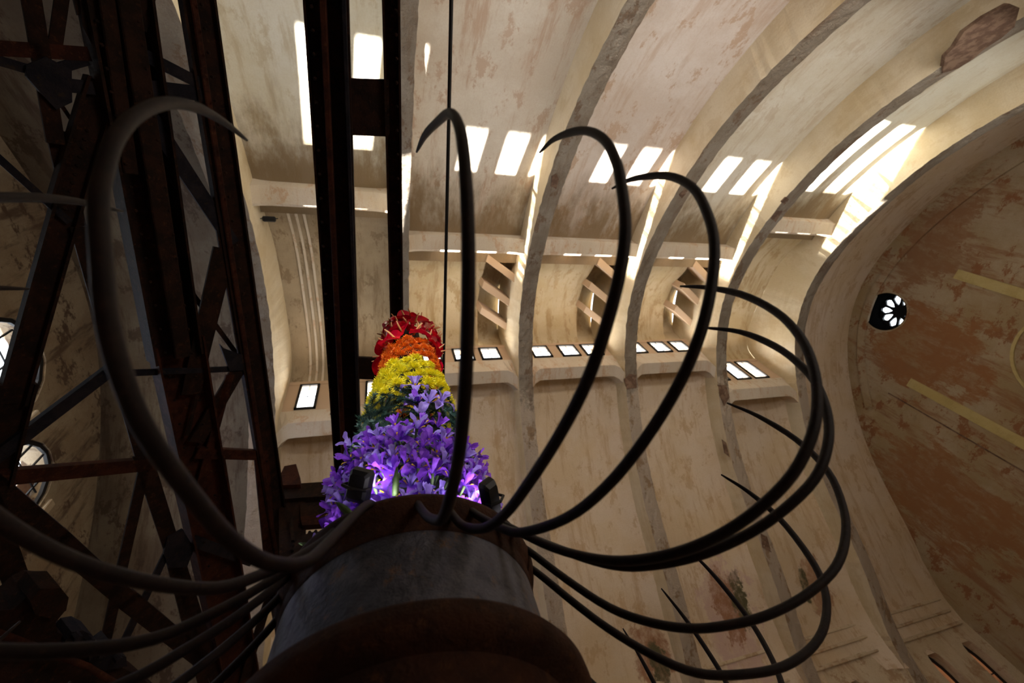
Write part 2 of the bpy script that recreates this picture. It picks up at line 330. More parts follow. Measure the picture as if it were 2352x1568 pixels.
# fallen plaster on the fourth rib
bm=bmesh.new()
pts=[(2165,168),(2172,128),(2192,108),(2215,72),(2262,38),(2318,8),(2342,18),(2330,62),(2300,88),(2262,112),(2236,135),(2200,158)]
def on_rib(px,py,x,o):
    r=ray(px,py); best=None
    for i in range(len(CV)-1):
        a=offc(i,o);b=offc(i+1,o); dx,dz=b.x-a.x,b.y-a.y; det=-r.y*dz+r.z*dx
        if abs(det)<1e-9: continue
        t=(-a.x*dz+a.y*dx)/det; u=(r.y*a.y-r.z*a.x)/det
        u=(r.y*a.y-r.z*a.x)/(-det) if False else u
        if t>0 and -.001<=((t*r.y-a.x)*dx+(t*r.z-a.y)*dz)/(dx*dx+dz*dz)<=1.001: best=t
    return r*best if best else None
q=[on_rib(px,py,0,-.03) for px,py in pts]; q=[p for p in q if p]
vs=[bm.verts.new(p) for p in q]; f=bm.faces.new(vs); r=bmesh.ops.extrude_face_region(bm,geom=[f]); bmesh.ops.translate(bm,verts=[v for v in r['geom'] if isinstance(v,bmesh.types.BMVert)],vec=(0,-.02,.09))
mesh_obj('exposed_brick_patch',bm,M_edge,ceiling)
for q in (((1434,872),(1446,858),(1461,862),(1463,890),(1440,893)),((1650,884),(1668,884),(1676,912),(1664,932),(1653,908)),((1268,404),(1278,398),(1284,412),(1278,434),(1266,428)),((1560,446),(1572,432),(1580,440),(1566,456)),((1770,500),(1786,484),(1798,484),(1782,510)),((1796,462),(1806,452),(1812,458),(1802,470)),((1660,1010),(1668,1016),(1676,1050),(1666,1042)),((1748,1226),(1762,1232),(1772,1268),(1752,1258))):
    q=[on_rib(px,py,0,-.015) for px,py in q]; q=[p for p in q if p]
    bm=bmesh.new(); f=bm.faces.new([bm.verts.new(p) for p in q]); r=bmesh.ops.extrude_face_region(bm,geom=[f]); bmesh.ops.translate(bm,verts=[v for v in r['geom'] if isinstance(v,bmesh.types.BMVert)],vec=(0,.01,.06)); mesh_obj('exposed_brick_patch',bm,M_edge,ceiling)
# ---------------- walls and floor ----------------
def cut(o,bmc):
    me=bpy.data.meshes.new('c'); bmesh.ops.recalc_face_normals(bmc,faces=bmc.faces); bmc.to_mesh(me); bmc.free(); c=bpy.data.objects.new('c',me); COL.objects.link(c)
    md=o.modifiers.new('b','BOOLEAN'); md.object=c; md.operation='DIFFERENCE'; md.solver='EXACT'
    bpy.context.view_layer.update(); dg=bpy.context.evaluated_depsgraph_get(); nm=bpy.data.meshes.new_from_object(o.evaluated_get(dg)); o.modifiers.clear(); o.data=nm
    bpy.data.objects.remove(c)
def slab(name,x,t,mat,y0=-6,y1=16,z0=-1.6,z1=14.5):
    bm=bmesh.new(); box(bm,(x+t/2,(y0+y1)/2,(z0+z1)/2),(abs(t)/2,0,0),(0,(y1-y0)/2,0),(0,0,(z1-z0)/2)); return struct(mesh_obj(name,bm,mat))
def arch_pts(y0,y1,z0,zs,point=.5,n=8):      # outline of a pointed/round opening, y-z plane
    c=(y0+y1)/2; h=(y1-y0)/2; out=[(y0,z0),(y1,z0),(y1,zs)]
    for k in range(1,n): a=math.pi*k/n; out.append((c+h*math.cos(a),zs+h*(1+point)*math.sin(a)**(1 if point<.4 else 1.15)))
    out.append((y0,zs)); return out
def prism(bm,pts,x0,x1,axis='x',y=0):
    f=(lambda a,b,x:(x,a,b)) if axis=='x' else (lambda a,b,x:(a,x,b))
    A=[bm.verts.new(f(a,b,x0)) for a,b in pts]; Bv=[bm.verts.new(f(a,b,x1)) for a,b in pts]
    bm.faces.new(A); bm.faces.new(Bv[::-1])
    for i in range(len(pts)): j=(i+1)%len(pts); bm.faces.new((A[j],A[i],Bv[i],Bv[j]))
wr=slab('wall_right',XE,1.0,M_end)
RC=(5.62,11.62); RR=.78
bm=bmesh.new(); circ=[(RC[0]+RR*math.cos(a),RC[1]+RR*math.sin(a)) for a in [2*math.pi*k/32 for k in range(32)]]; prism(bm,circ,XE-.5,XE+1.5); cut(wr,bm)
wl=slab('wall_left',XL,-.6,M_endl)
LW=[((4.7,6.95,6.2,9.75),.12),((7.3,8.95,6.6,9.0),.12),((2.2,4.2,6.2,9.6),.12)]
for (a,b,c,d),pt in LW:
    bm=bmesh.new(); prism(bm,arch_pts(a,b,c,d,pt),XL-1.2,XL+.5); cut(wl,bm)
def frame_ring(bm,outer,inner,x0,x1,axis='x'):
    f=(lambda a,b,x:(x,a,b)) if axis=='x' else (lambda a,b,x:(a,x,b)); n=len(outer)
    R_=[[bm.verts.new(f(*p,x)) for p in P] for x in(x0,x1) for P in(outer,inner)]
    for i in range(n):
        j=(i+1)%n; o0,i0_,o1,i1=R_
        for q in((o0[i],o0[j],i0_[j],i0_[i]),(o1[j],o1[i],i1[i],i1[j]),(i0_[i],i0_[j],i1[j],i1[i]),(o0[j],o0[i],o1[i],o1[j])): bm.faces.new(q)
def shrink(P,k):
    cx=sum(p[0] for p in P)/len(P); cz=sum(p[1] for p in P)/len(P)
    return [(p[0]-(k if p[0]>cx else -k)*(abs(p[0]-cx)>.02),p[1]-(k if p[1]>cz else -k)*(abs(p[1]-cz)>.02)) for p in P]
M_curt=flat('tan_blind',(.35,.22,.14),.9,col2=(.26,.15,.10),scale=2,trans=.2)
for (a,b,c,d),pt in LW:
    win_no+=1; wo=struct(empty('window_%d'%win_no,(XL-.3,(a+b)/2,c)))
    off=Vector((XL-.3,(a+b)/2,c))
    def ad(name,bm,mat): bmesh.ops.translate(bm,verts=bm.verts,vec=-off); return mesh_obj(name,bm,mat,wo)
    P=arch_pts(a,b,c,d,pt); bm=bmesh.new(); frame_ring(bm,P,shrink(P,.07),XL-.12,XL-.05); ad('window_frame',bm,M_iron)
    for k in (1,2,3): 
        bm=bmesh.new(); yy=a+(b-a)*k/4; box(bm,(XL-.08,yy,(c+d)/2+.4),(.015,0,0),(0,.018,0),(0,0,(d-c)/2+.42)); ad('glazing_bar',bm,M_iron)
    k=c+.75
    while k<d+.8:
        bm=bmesh.new(); box(bm,(XL-.08,(a+b)/2,k),(.012,0,0),(0,(b-a)/2*(1 if k<d else .7),0),(0,0,.014)); ad('glazing_bar',bm,M_iron); k+=.62
    bm=bmesh.new(); prism(bm,[(b-.62*(b-a)/2,c),(b,c),(b,d+.2),(b-.3,d+.75),(b-.62*(b-a)/2,d+.9)] ,XL-.34,XL-.32); ad('side_blind',bm,M_curt)
    bm=bmesh.new(); prism(bm,shrink(P,.03),XL-.10,XL-.095); ad('pane',bm,M_pane)
    bm=bmesh.new(); box(bm,(XL-.02,b+.16,(c+d)/2),(.10,0,0),(0,.10,0),(0,0,(d-c)/2+.3),.02); ad('window_trim',bm,M_wall)
# round window
win_no+=1; wo=struct(empty('window_%d'%win_no,(XE+.9,RC[0],RC[1])))
bm=bmesh.new(); out=[(RR*math.cos(a),RR*math.sin(a)) for a in [2*math.pi*k/48 for k in range(48)]]; inn=[(p[0]*.9,p[1]*.9) for p in out]; frame_ring(bm,out,inn,-.06,.06); mesh_obj('window_frame',bm,M_iron,wo)
for k in range(10):
    a=2*math.pi*(k+.5)/10; bm=bmesh.new()
    P=[(.2,-.07),(.30,-.075),(.40,-.045),(.59,-.05),(.66,-.16),(.78,-.20),(.78,.20),(.66,.16),(.59,.05),(.40,.045),(.30,.075),(.2,.07)]
    prism(bm,[(u*math.cos(a)-v*math.sin(a),u*math.sin(a)+v*math.cos(a)) for u,v in P],-.04,.04); mesh_obj('tracery_spoke',bm,M_iron,wo)
bm=bmesh.new(); prism(bm,[(p[0]*.97,p[1]*.97) for p in out],.05,.055); mesh_obj('pane',bm,M_pane,wo)
bm=bmesh.new(); prism(bm,[(.28*math.cos(2*math.pi*k/24),.28*math.sin(2*math.pi*k/24)) for k in range(24)],-.05,.05); mesh_obj('tracery_hub',bm,M_iron,wo)
bm=bmesh.new(); out=[((RR+.02)*math.cos(a),(RR+.02)*math.sin(a)) for a in [2*math.pi*k/48 for k in range(48)]]; frame_ring(bm,[(p[0]*1.08,p[1]*1.08) for p in out],out,-.93,-.90); mesh_obj('round_surround',bm,M_end,wo)
bm=bmesh.new(); frame_ring(bm,out,[(p[0]*.955,p[1]*.955) for p in out],-.905,0.1); mesh_obj('reveal_shade_lining',bm,flat('shade_black',(.004,.004,.004),1,spec=0),wo)  # black lining added to paint the deep shade inside the round opening
# painted bands and ring on the right end wall
def wall_part(name,pts,mat,t=.035):
    bm=bmesh.new(); prism(bm,pts,XE-t,XE+.02); o=mesh_obj(name,bm,mat,wr); return o
wall_part('painted_band',[(3.2,6.0),(3.55,6.0),(3.55,10.15),(3.2,10.15)],M_band)
wall_part('painted_band',[(7.62,3.5),(7.98,3.5),(7.98,9.5),(7.62,9.5)],M_band)
wall_part('wall_joint_strip',[(8.62,3.5),(8.66,3.5),(8.66,9.9),(8.62,9.9)],M_edge,.02)
bm=bmesh.new(); P=[(4.55+1.75*math.cos(a),5.9+1.75*math.sin(a)) for a in [2*math.pi*k/48 for k in range(48)]]; frame_ring(bm,P,[(4.55+(p[0]-4.55)*.95,5.9+(p[1]-5.9)*.95) for p in P],XE-.06,XE+.01); mesh_obj('painted_ring',bm,M_band,wr)
arc=[i for i in range(len(CV)) if CV[i].y>9.9 or CV[i].x<3]
pr=[offc(i,.52) for i in arc if CV[i].x>-3]; pr2=[offc(i,.22) for i in arc if CV[i].x>-3]
bm=bmesh.new()
for P_,xx in (((pr,pr2),XE-.10),):
    a0=[bm.verts.new((xx,p.x,p.y)) for p in pr]; b0=[bm.verts.new((xx,p.x,p.y)) for p in pr2]; a1=[bm.verts.new((XE+.02,p.x,p.y)) for p in pr]; b1=[bm.verts.new((XE+.02,p.x,p.y)) for p in pr2]
    for i in range(len(pr)-1):
        for q in((a0[i],a0[i+1],b0[i+1],b0[i]),(b0[i],b0[i+1],b1[i+1],b1[i]),(a1[i],a1[i+1],a0[i+1],a0[i])): bm.faces.new(q)
mesh_obj('arch_moulding',bm,M_end,wr)
# front long wall with cornice and pointed windows
bm=bmesh.new(); box(bm,((XL+XE)/2,15.15,.95),((XE-XL)/2,0,0),(0,.35,0),(0,0,3.15)); wf=struct(mesh_obj('wall_front',bm,M_wall))
GW=[(17.5,18.2),(19.3,20.0),(-5.8,-5.2)]+[(x+1.4,x+2.0) for x in XR[1:5]]
for a,b in GW:
    bm=bmesh.new(); P=arch_pts(a,b,.4,2.75,1.0); prism(bm,P,14.3,16,'y'); cut(wf,bm)
    win_no+=1; off=Vector(((a+b)/2,15.2,.4)); wo=struct(empty('window_%d'%win_no,off))
    def ad(name,bm,mat): bmesh.ops.translate(bm,verts=bm.verts,vec=-off); return mesh_obj(name,bm,mat,wo)
    bm=bmesh.new(); frame_ring(bm,P,shrink(P,.05),15.12,15.2,'y'); ad('window_frame',bm,M_iron)
    bm=bmesh.new(); box(bm,((a+b)/2,15.16,1.7),(.012,0,0),(0,.02,0),(0,0,1.5)); ad('glazing_bar',bm,M_iron)
    for z in (.9,1.4,1.9,2.4): bm=bmesh.new(); box(bm,((a+b)/2,15.16,z),((b-a)/2,0,0),(0,.02,0),(0,0,.014)); ad('glazing_bar',bm,M_iron)
    bm=bmesh.new(); prism(bm,[((a+b)/2+(p[0]-(a+b)/2)*1.1,p[1]+(.1 if p[1]>1 else -.1)) for p in P],15.20,15.22,'y'); ad('pane',bm,M_curt)
for z,y,h in ((4.62,14.66,.10),(4.22,14.74,.08),(3.80,14.80,.07)):
    for b_ in range(-1,6):
        a=(XR[b_]+WR[b_]) if b_>=0 else XL; b=(XR[b_+1]-WR[b_+1]) if b_<5 else XE
        bm=bmesh.new(); box(bm,((a+b)/2,y,z),((b-a)/2-.25,0,0),(0,.10,0),(0,0,h/2),.015); mesh_obj('cornice_moulding',bm,M_wall,wf)
for x,ww in zip(XR,WR):                     # rib foot flaring into the wall
    bm=bmesh.new(); rings=[]
    for z,yy,k in ((4.1,14.05,1),(3.6,14.35,1),(3.2,14.55,1.15),(2.9,14.7,1.5),(2.65,14.79,2.0)):
        rings.append([Vector((x-ww*k,15.0,z)),Vector((x-ww*k,yy,z)),Vector((x+ww*k,yy,z)),Vector((x+ww*k,15.0,z))])
    loft(bm,rings); mesh_obj('rib_foot',bm,M_wall,ceiling)
bm=bmesh.new(); box(bm,((XL+XE)/2,-5.5,.6),((XE-XL)/2,0,0),(0,.3,0),(0,0,2.2)); struct(mesh_obj('wall_back',bm,M_wall))
bm=bmesh.new(); box(bm,((XL+XE)/2,4.9,-1.75),((XE-XL)/2+.6,0,0),(0,10.7,0),(0,0,.15)); struct(mesh_obj('floor',bm,M_wall))
# ---------------- rust-brown drum with curved rods ----------------
AX,AY=.0102,.9585; TZ=Vector((.0555,.1753,1)).normalized(); TX=Vector((0,1,0)).cross(TZ).normalized(); TY=TZ.cross(TX)
ROT=Matrix((TX,TY,TZ)).transposed()
ZB=-1.50
BASE=ROT@Vector((AX,AY,ZB))
drum=tag(empty('flower_drum',BASE,ROT),'tall grey and rusty steel drum with curved pointed rods around its rim','drum')
def dz(z): return z-ZB
def lath(name,prof,mat,parent=drum,n=112): bm=bmesh.new(); lathe(bm,[(r,dz(z)) for r,z in prof],n); return mesh_obj(name,bm,mat,parent,True)
lath('drum_body',[(.285,.62),(.288,.66),(.287,.735)],M_zinc); 
lath('drum_wall',[(.283,.515),(.287,.56),(.288,.62)],M_zinc)
lath('rim_band',[(.288,.735),(.291,.745),(.292,.775),(.300,.785),(.306,.80),(.310,.815),(.308,.826),(.296,.829),(.282,.824),(.272,.80),(.270,.74)],M_drumrust)
lath('flange_ring',[(.285,.535),(.300,.532),(.325,.530),(.338,.527),(.343,.519),(.344,.500),(.341,.488),(.332,.478),(.315,.474),(.296,.470)],M_drumrust)
lath('lower_band',[(.296,.472),(.294,.44),(.293,.385),(.292,.345)],M_drumrust)
lath('lower_drum',[(.292,.345),(.291,.2),(.289,0),(.288,-.5),(.29,-1.0),(.291,-1.40)],M_zinc)
lath('foot_flange',[(.291,-1.38),(.36,-1.40),(.37,-1.44),(.37,-1.48),(.0,-1.485)],M_drumrust)
lath('inner_floor',[(.27,.70),(.0,.70)],M_drumrust)
AVG=[(1.055,1.10),(1.08,1.0),(1.09,.90),(1.085,.78),(1.05,.66),(1.0,.58),(.93,.515),(.85,.475),(.75,.455),(.66,.46),(.57,.49),(.49,.535),(.43,.60),(.37,.68),(.315,.77),(.283,.84)]
RODS={-74:[(1.118,1.104),(1.141,1.012),(1.138,.851),(1.109,.725),(1.066,.639),(1.026,.586),(.974,.53),(.919,.497),(.854,.476),(.778,.465),(.694,.474),(.596,.5),(.504,.535),(.425,.591),(.341,.694),(.275,.83)],
-64:[(1.117,1.05),(1.14,.976),(1.144,.835),(1.117,.723),(1.069,.638),(1.021,.579),(.962,.533),(.893,.496),(.816,.474),(.722,.468),(.626,.48),(.536,.515),(.434,.591),(.381,.659),(.32,.76),(.28,.835)],
-48:[(1.041,.989),(1.06,.908),(1.071,.798),(1.057,.686),(1.026,.601),(.982,.534),(.931,.482),(.878,.446),(.812,.422),(.739,.418),(.67,.428),(.6,.454),(.532,.496),(.478,.545),(.414,.623),(.359,.708),(.283,.835)],
-40:[(1.03,.978),(1.062,.874),(1.063,.763),(1.044,.673),(1.015,.606),(.967,.542),(.915,.498),(.856,.469),(.782,.459),(.712,.462),(.634,.479),(.562,.51),(.498,.552),(.437,.619),(.346,.746),(.283,.84)],
-22:[(1.056,1.029),(1.079,.926),(1.082,.791),(1.053,.673),(.996,.582),(.938,.523),(.868,.48),(.787,.46),(.707,.456),(.64,.465),(.564,.488),(.496,.53),(.432,.594),(.37,.696),(.306,.818),(.282,.85)],
-10:[(.984,.967),(1.006,.872),(1.008,.76),(.977,.632),(.938,.556),(.879,.497),(.81,.46),(.721,.443),(.632,.454),(.554,.48),(.49,.534),(.428,.61),(.377,.691),(.313,.803),(.283,.84)],
-107:[(1.077,1.005),(1.095,.925),(1.104,.832),(1.095,.731),(1.068,.636),(1.037,.568),(1.0,.515),(.965,.477),(.921,.443),(.874,.41),(.825,.389),(.778,.38),(.722,.383),(.645,.395),(.583,.42),(.534,.456),(.49,.503),(.445,.583),(.337,.786),(.283,.84)]}
RK=dict(RODS)
for th in (-89,-124,-138,-150,-163,-176,14,25,38,51,64,77,90,103,116,129,142,155,168): RK[th]=AVG
for th,sh in RK.items():
    pts=[]
    a=math.radians(th)
    for i,(r,z) in enumerate(sh):
        lat=0
        if th==-89: lat=.042*math.sin(min(1,(len(sh)-1-i)/(len(sh)*.45))*math.pi/2)*(1 if i>3 else (.9,.62,.2,-.15)[3-i]) ; z+=.10*max(0,(3-i)/3)
        elif sh is AVG: z+=random.uniform(-.02,.02)*(1 if i<5 else 0)
        pts.append(Vector((r*math.cos(a)-lat*math.sin(a),r*math.sin(a)+lat*math.cos(a),dz(z))))
    if th!=-89: tip=pts[0]+(pts[0]-pts[1]).normalized()*.02
    P=cat(pts,4); L=0; rad=[]
    for i,p in enumerate(P):
        if i: L+=(P[i]-P[i-1]).length
        rad.append(.0026+.0054*(L/.17)**.7 if L<.17 else .0080+.0009*min(1,max(0,(L-.17)*.8)))
    bm=bmesh.new(); tube(bm,P,rad,12); mesh_obj('curved_rod',bm,M_rod,drum,True)
# ---------------- flowers ----------------
def petal(bm,L,wd,curl,lift,cup=.15,seg=5,ruf=0.0,ang=0,base=(0,0,0),waist=.25):
    rows=[]; x=z=0; a=lift; ph=random.uniform(0,6)
    for i in range(seg+1):
        t=i/seg; wq=wd*(waist+(1-waist)*math.sin(min(1,t*1.15)*math.pi*.5)**1.5)*(1 if t<.75 else math.cos((t-.75)/.25*1.35)+.08)
        wv=ruf*math.sin(t*11+ph)*min(1,t*2); wv2=ruf*math.sin(t*9+ph+2)*min(1,t*2)
        rows.append([(x,-wq-abs(wv)*.4,z+cup*wq+wv*1.6),(x,-wq*.5,z+cup*wq*.25),(x,0,z-wd*.06),(x,wq*.5,z+cup*wq*.25),(x,wq+abs(wv2)*.4,z+cup*wq+wv2*1.6)])
        x+=math.cos(a)*L/seg; z+=math.sin(a)*L/seg; a+=curl/seg
    c,s=math.cos(ang),math.sin(ang); V=[[bm.verts.new((p[0]*c-p[1]*s+base[0],p[0]*s+p[1]*c+base[1],p[2]+base[2])) for p in r] for r in rows]
    for a_,b_ in zip(V,V[1:]):
        for i in range(4): bm.faces.new((a_[i],b_[i],b_[i+1],a_[i+1]))
def mk(name,bm,mat,smooth=True):
    me=bpy.data.meshes.new(name); bm.to_mesh(me); bm.free(); me.materials.append(mat)
    if smooth:
        for p in me.polygons: p.use_smooth=True
    return me
M_vio=flat('violet_petal',(.19,.035,.60),.5,col2=(.32,.09,.78),scale=22,trans=.4)
M_lav=flat('lavender_petal',(.26,.17,.66),.55,col2=(.40,.30,.80),scale=22,trans=.4)
M_dvi=flat('deep_violet_petal',(.07,.012,.26),.55,col2=(.15,.03,.42),scale=22,trans=.35)
M_yel=flat('iris_yellow',(.85,.55,.02),.6,trans=.3)
M_stem=flat('green_stem',(.07,.13,.04),.6,col2=(.12,.19,.07),scale=15,trans=.2)
M_red=flat('red_spathe',(.80,.010,.02),.2,col2=(.50,.004,.025),scale=14,trans=.3)
M_spad=flat('spadix_ochre',(.72,.36,.10),.6,col2=(.65,.28,.14),scale=10)
M_ora=flat('orange_floret',(.90,.26,.012),.6,col2=(.72,.14,.01),scale=30,trans=.35)
M_mum=flat('yellow_floret',(.92,.80,.02),.6,col2=(.75,.70,.03),scale=30,trans=.35)
M_eye=flat('green_eye',(.16,.32,.02),.7)
M_need=flat('dark_needle',(.010,.040,.028),.6,col2=(.02,.075,.055),scale=10,trans=.1)
def iris_meshes(mf,ms):
    out=[]
    for s in range(3):
        bm=bmesh.new(); petal(bm,.070,.0150,-2.3,.85,.35,9,.0034,waist=.2); f=mk('iris_fall',bm,mf)
        bm=bmesh.new(); petal(bm,.056,.0105,-.7,1.30,.55,8,.0026,waist=.25); g=mk('iris_standard',bm,ms)
        out.append((f,g))
    return out
IR=[iris_meshes(M_vio,M_vio),iris_meshes(M_lav,M_lav),iris_meshes(M_dvi,M_vio),iris_meshes(M_vio,M_lav)]
bm=bmesh.new(); petal(bm,.018,.0048,-.5,.75,.6,3,base=(.012,0,.010)); ME_y=mk('iris_throat',bm,M_yel)
bm=bmesh.new(); tube(bm,[(0,0,-.07),(0,0,-.02),(0,0,.004)],[.003,.0042,.006],6); ME_s=mk('stem',bm,M_stem)
def child(name,me,par,M): o=bpy.data.objects.new(name,me); COL.objects.link(o); o.parent=par; o.matrix_local=M; return o
flowers_root=[]
def cone_r(z):
    P=[(.84,.195),(1.0,.21),(1.3,.21),(1.6,.20),(1.85,.185),(2.1,.165),(2.5,.15),(2.9,.14),(3.1,.12)]
    for (a,ra),(b,rb) in zip(P,P[1:]):
        if z<=b: return ra+(rb-ra)*max(0,(z-a)/(b-a))
    return .1
def place(phi,z,tilt=0.4,r=None,spin=None):        # frame on the flower column: local Z points outwards
    r=cone_r(z) if r is None else r; p=ROT@Vector((AX+r*math.cos(phi),AY+r*math.sin(phi),z))
    n=(ROT@Vector((math.cos(phi),math.sin(phi),tilt))).normalized()
    n=(n+Vector([random.uniform(-.3,.3) for _ in range(3)])).normalized()
    q=n.to_track_quat('Z','Y').to_matrix()@Matrix.Rotation(random.uniform(0,6.28) if spin is None else spin,3,'Z')
    return p,q
def root(name,p,q): e=empty(name,p,q); e.empty_display_size=.03; return e
cf=bmesh.new()                                  # dark frame that carries the flowers
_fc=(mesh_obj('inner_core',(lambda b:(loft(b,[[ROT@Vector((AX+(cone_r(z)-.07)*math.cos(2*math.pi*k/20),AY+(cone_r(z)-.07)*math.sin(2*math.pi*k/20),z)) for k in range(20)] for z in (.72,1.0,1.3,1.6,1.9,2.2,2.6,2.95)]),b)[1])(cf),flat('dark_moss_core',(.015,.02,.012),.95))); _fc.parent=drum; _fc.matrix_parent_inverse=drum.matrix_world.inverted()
shade=['pale lavender','rich violet','deep purple','violet with lavender']
n_ir=0
def side(th):
    d=math.degrees(th)+90
    while d>180: d-=360
    while d<-180: d+=360
    return 'at the far left edge' if d<-65 else ('left of centre' if d<-25 else ('in the centre' if d<25 else ('right of centre' if d<65 else 'at the far right edge')))
def iris(phi,z,kind,sc=1.0,tilt=.35,lab=None):
    global n_ir
    p,q=place(phi,z,tilt,cone_r(z)+random.uniform(-.03,.03)); e=root('iris',p,q)
    fam=IR[kind][n_ir%3]; s=Matrix.Scale(sc,4)
    for k in range(3):
        a=2*math.pi*k/3; child('petal',fam[0],e,Matrix.Rotation(a+random.uniform(-.2,.2),4,'Z')@s)
        child('petal',fam[1],e,Matrix.Rotation(a+1.05+random.uniform(-.2,.2),4,'Z')@s)
        if k<2: child('throat',ME_y,e,Matrix.Rotation(a,4,'Z')@s)
    child('stem',ME_s,e,s); n_ir+=1
    nm=('pale lavender iris','violet iris','deep purple iris','two-tone violet iris')[(1,0,2,3)[kind]]
    band='just above the rim' if z<.96 else ('in mid purple band' if z<1.15 else ('topping the purple band' if z<1.4 else 'before the evergreen'))
    tag(e,'%s %s, %s'%(nm,band,side(phi)),'flower','%s %s, %s'%(nm,band,side(phi)))
GA=2.39996
k=0
for z0,z1,n,kinds in ((.80,.94,70,(0,2,0,3)),(.94,1.12,80,(0,2,3,0,1)),(1.12,1.33,72,(0,1,2,3,0))):
    for i in range(n):
        k+=1; th=-math.pi/2+((i*GA)%(2*math.pi)-math.pi)*.72
        iris(th,z0+(z1-z0)*((i+.5)/n),kinds[i%len(kinds)],random.uniform(.78,1.08),random.uniform(-.1,.6))
for phi,z,kk in ((-1.50,1.60,1),(-1.42,1.50,0),(-1.30,1.44,1),(-1.48,1.50,1),(-1.1,1.46,1)): iris(phi,z,kk,1.1,.2)
def spiky(n,L,wd,mat,name):
    bm=bmesh.new()
    for i in range(n):
        t=(i+.5)/n; el=math.pi/2*(1-t*1.1); a=i*GA; l=L*(.55+.45*t)*random.uniform(.85,1.12)
        d=Vector((math.cos(el)*math.cos(a),math.cos(el)*math.sin(a),math.sin(el))); s=Vector((-math.sin(a),math.cos(a),0)); u=d.cross(s)
        b0=d*L*.15; m=d*l*.7; tp=d*l+u*-.003*random.uniform(-2,2)
        v=[bm.verts.new(q) for q in(b0-s*wd*.5,b0+s*wd*.5,m+s*wd,tp+s*wd*.5,tp-s*wd*.5,m-s*wd)]; bm.faces.new(v)
    return mk(name,bm,mat,False)
MO=[spiky(130,.042,.0026,M_ora,'orange_bloom') for _ in range(3)]
MY=[spiky(130,.046,.0024,M_mum,'yellow_bloom') for _ in range(3)]
bm=bmesh.new(); bmesh.ops.create_icosphere(bm,subdivisions=2,radius=.009,matrix=Matrix.Translation((0,0,.012))); ME_eye=mk('eye',bm,M_eye)
def mum(z,th,fam,nm,lab,sc,grp,r=None):
    p,q=place(th,z,.25,(r if r else cone_r(z)-.015)); e=root(nm,p,q); o=child('florets',random.choice(fam),e,Matrix.Scale(sc,4)); 
    child('eye',ME_eye,e,Matrix.Scale(sc,4)); tag(e,lab+', '+side(th),'flower',grp+', '+side(th))
for i in range(60): mum(1.66+.42*(i+.5)/60,-math.pi/2+((i*GA)%(2*math.pi)-math.pi)*.8,MY,'yellow_chrysanthemum','yellow spidery chrysanthemum in the yellow band',random.uniform(1.0,1.2),'yellow chrysanthemums on the flower column')
for i in range(56): mum(2.10+.36*(i+.5)/56,-math.pi/2+((i*GA)%(2*math.pi)-math.pi)*.8,MO,'orange_chrysanthemum','orange chrysanthemum in the orange band',random.uniform(.95,1.15),'orange chrysanthemums on the flower column')
for i in range(9): mum(1.45+.25*random.random(),-math.pi/2+random.uniform(-.8,.8),MO if i%2 else MY,'orange_chrysanthemum' if i%2 else 'yellow_chrysanthemum',('orange' if i%2 else 'yellow')+' chrysanthemum behind the evergreen sprigs',1.0,'chrysanthemums behind the evergreen sprigs',.135)
# anthuriums: glossy red spathe with an ochre spadix
bm=bmesh.new(); rows=[]
for i in range(7):
    t=i/6; wq=.052*math.sin(math.pi*(.12+.80*t))**.7; x=-.02+.095*t; z=.016*math.sin(t*3.0)+.008
    rows.append([(x,-wq,z+.012),(x,-wq*.5,z-.002),(x,0,z-.008*(1-t)),(x,wq*.5,z-.002),(x,wq,z+.012)])
V=[[bm.verts.new(p) for p in r] for r in rows]
for a,b in zip(V,V[1:]):
    for i in range(4): bm.faces.new((a[i],b[i],b[i+1],a[i+1]))
ME_sp=mk('spathe',bm,M_red)
bm=bmesh.new(); tube(bm,[(0,0,0),(.004,0,.02),(.010,0,.042),(.020,0,.062)],[.0045,.0048,.0042,.0022],8); ME_sd=mk('spadix',bm,M_spad)
for i in range(40):
    z=2.44+.46*(i+.5)/40; th=-math.pi/2+((i*GA)%(2*math.pi)-math.pi)*.75
    p,q=place(th,z,.15,cone_r(z)-.005,spin=None); e=root('anthurium',p,q); s=Matrix.Scale(random.uniform(1.15,1.45),4)
    child('spathe',ME_sp,e,s); child('spadix',ME_sd,e,s); tag(e,'glossy red anthurium with ochre spadix topping the flower column, '+side(th),'flower','red anthuriums topping the flower column, '+side(th))
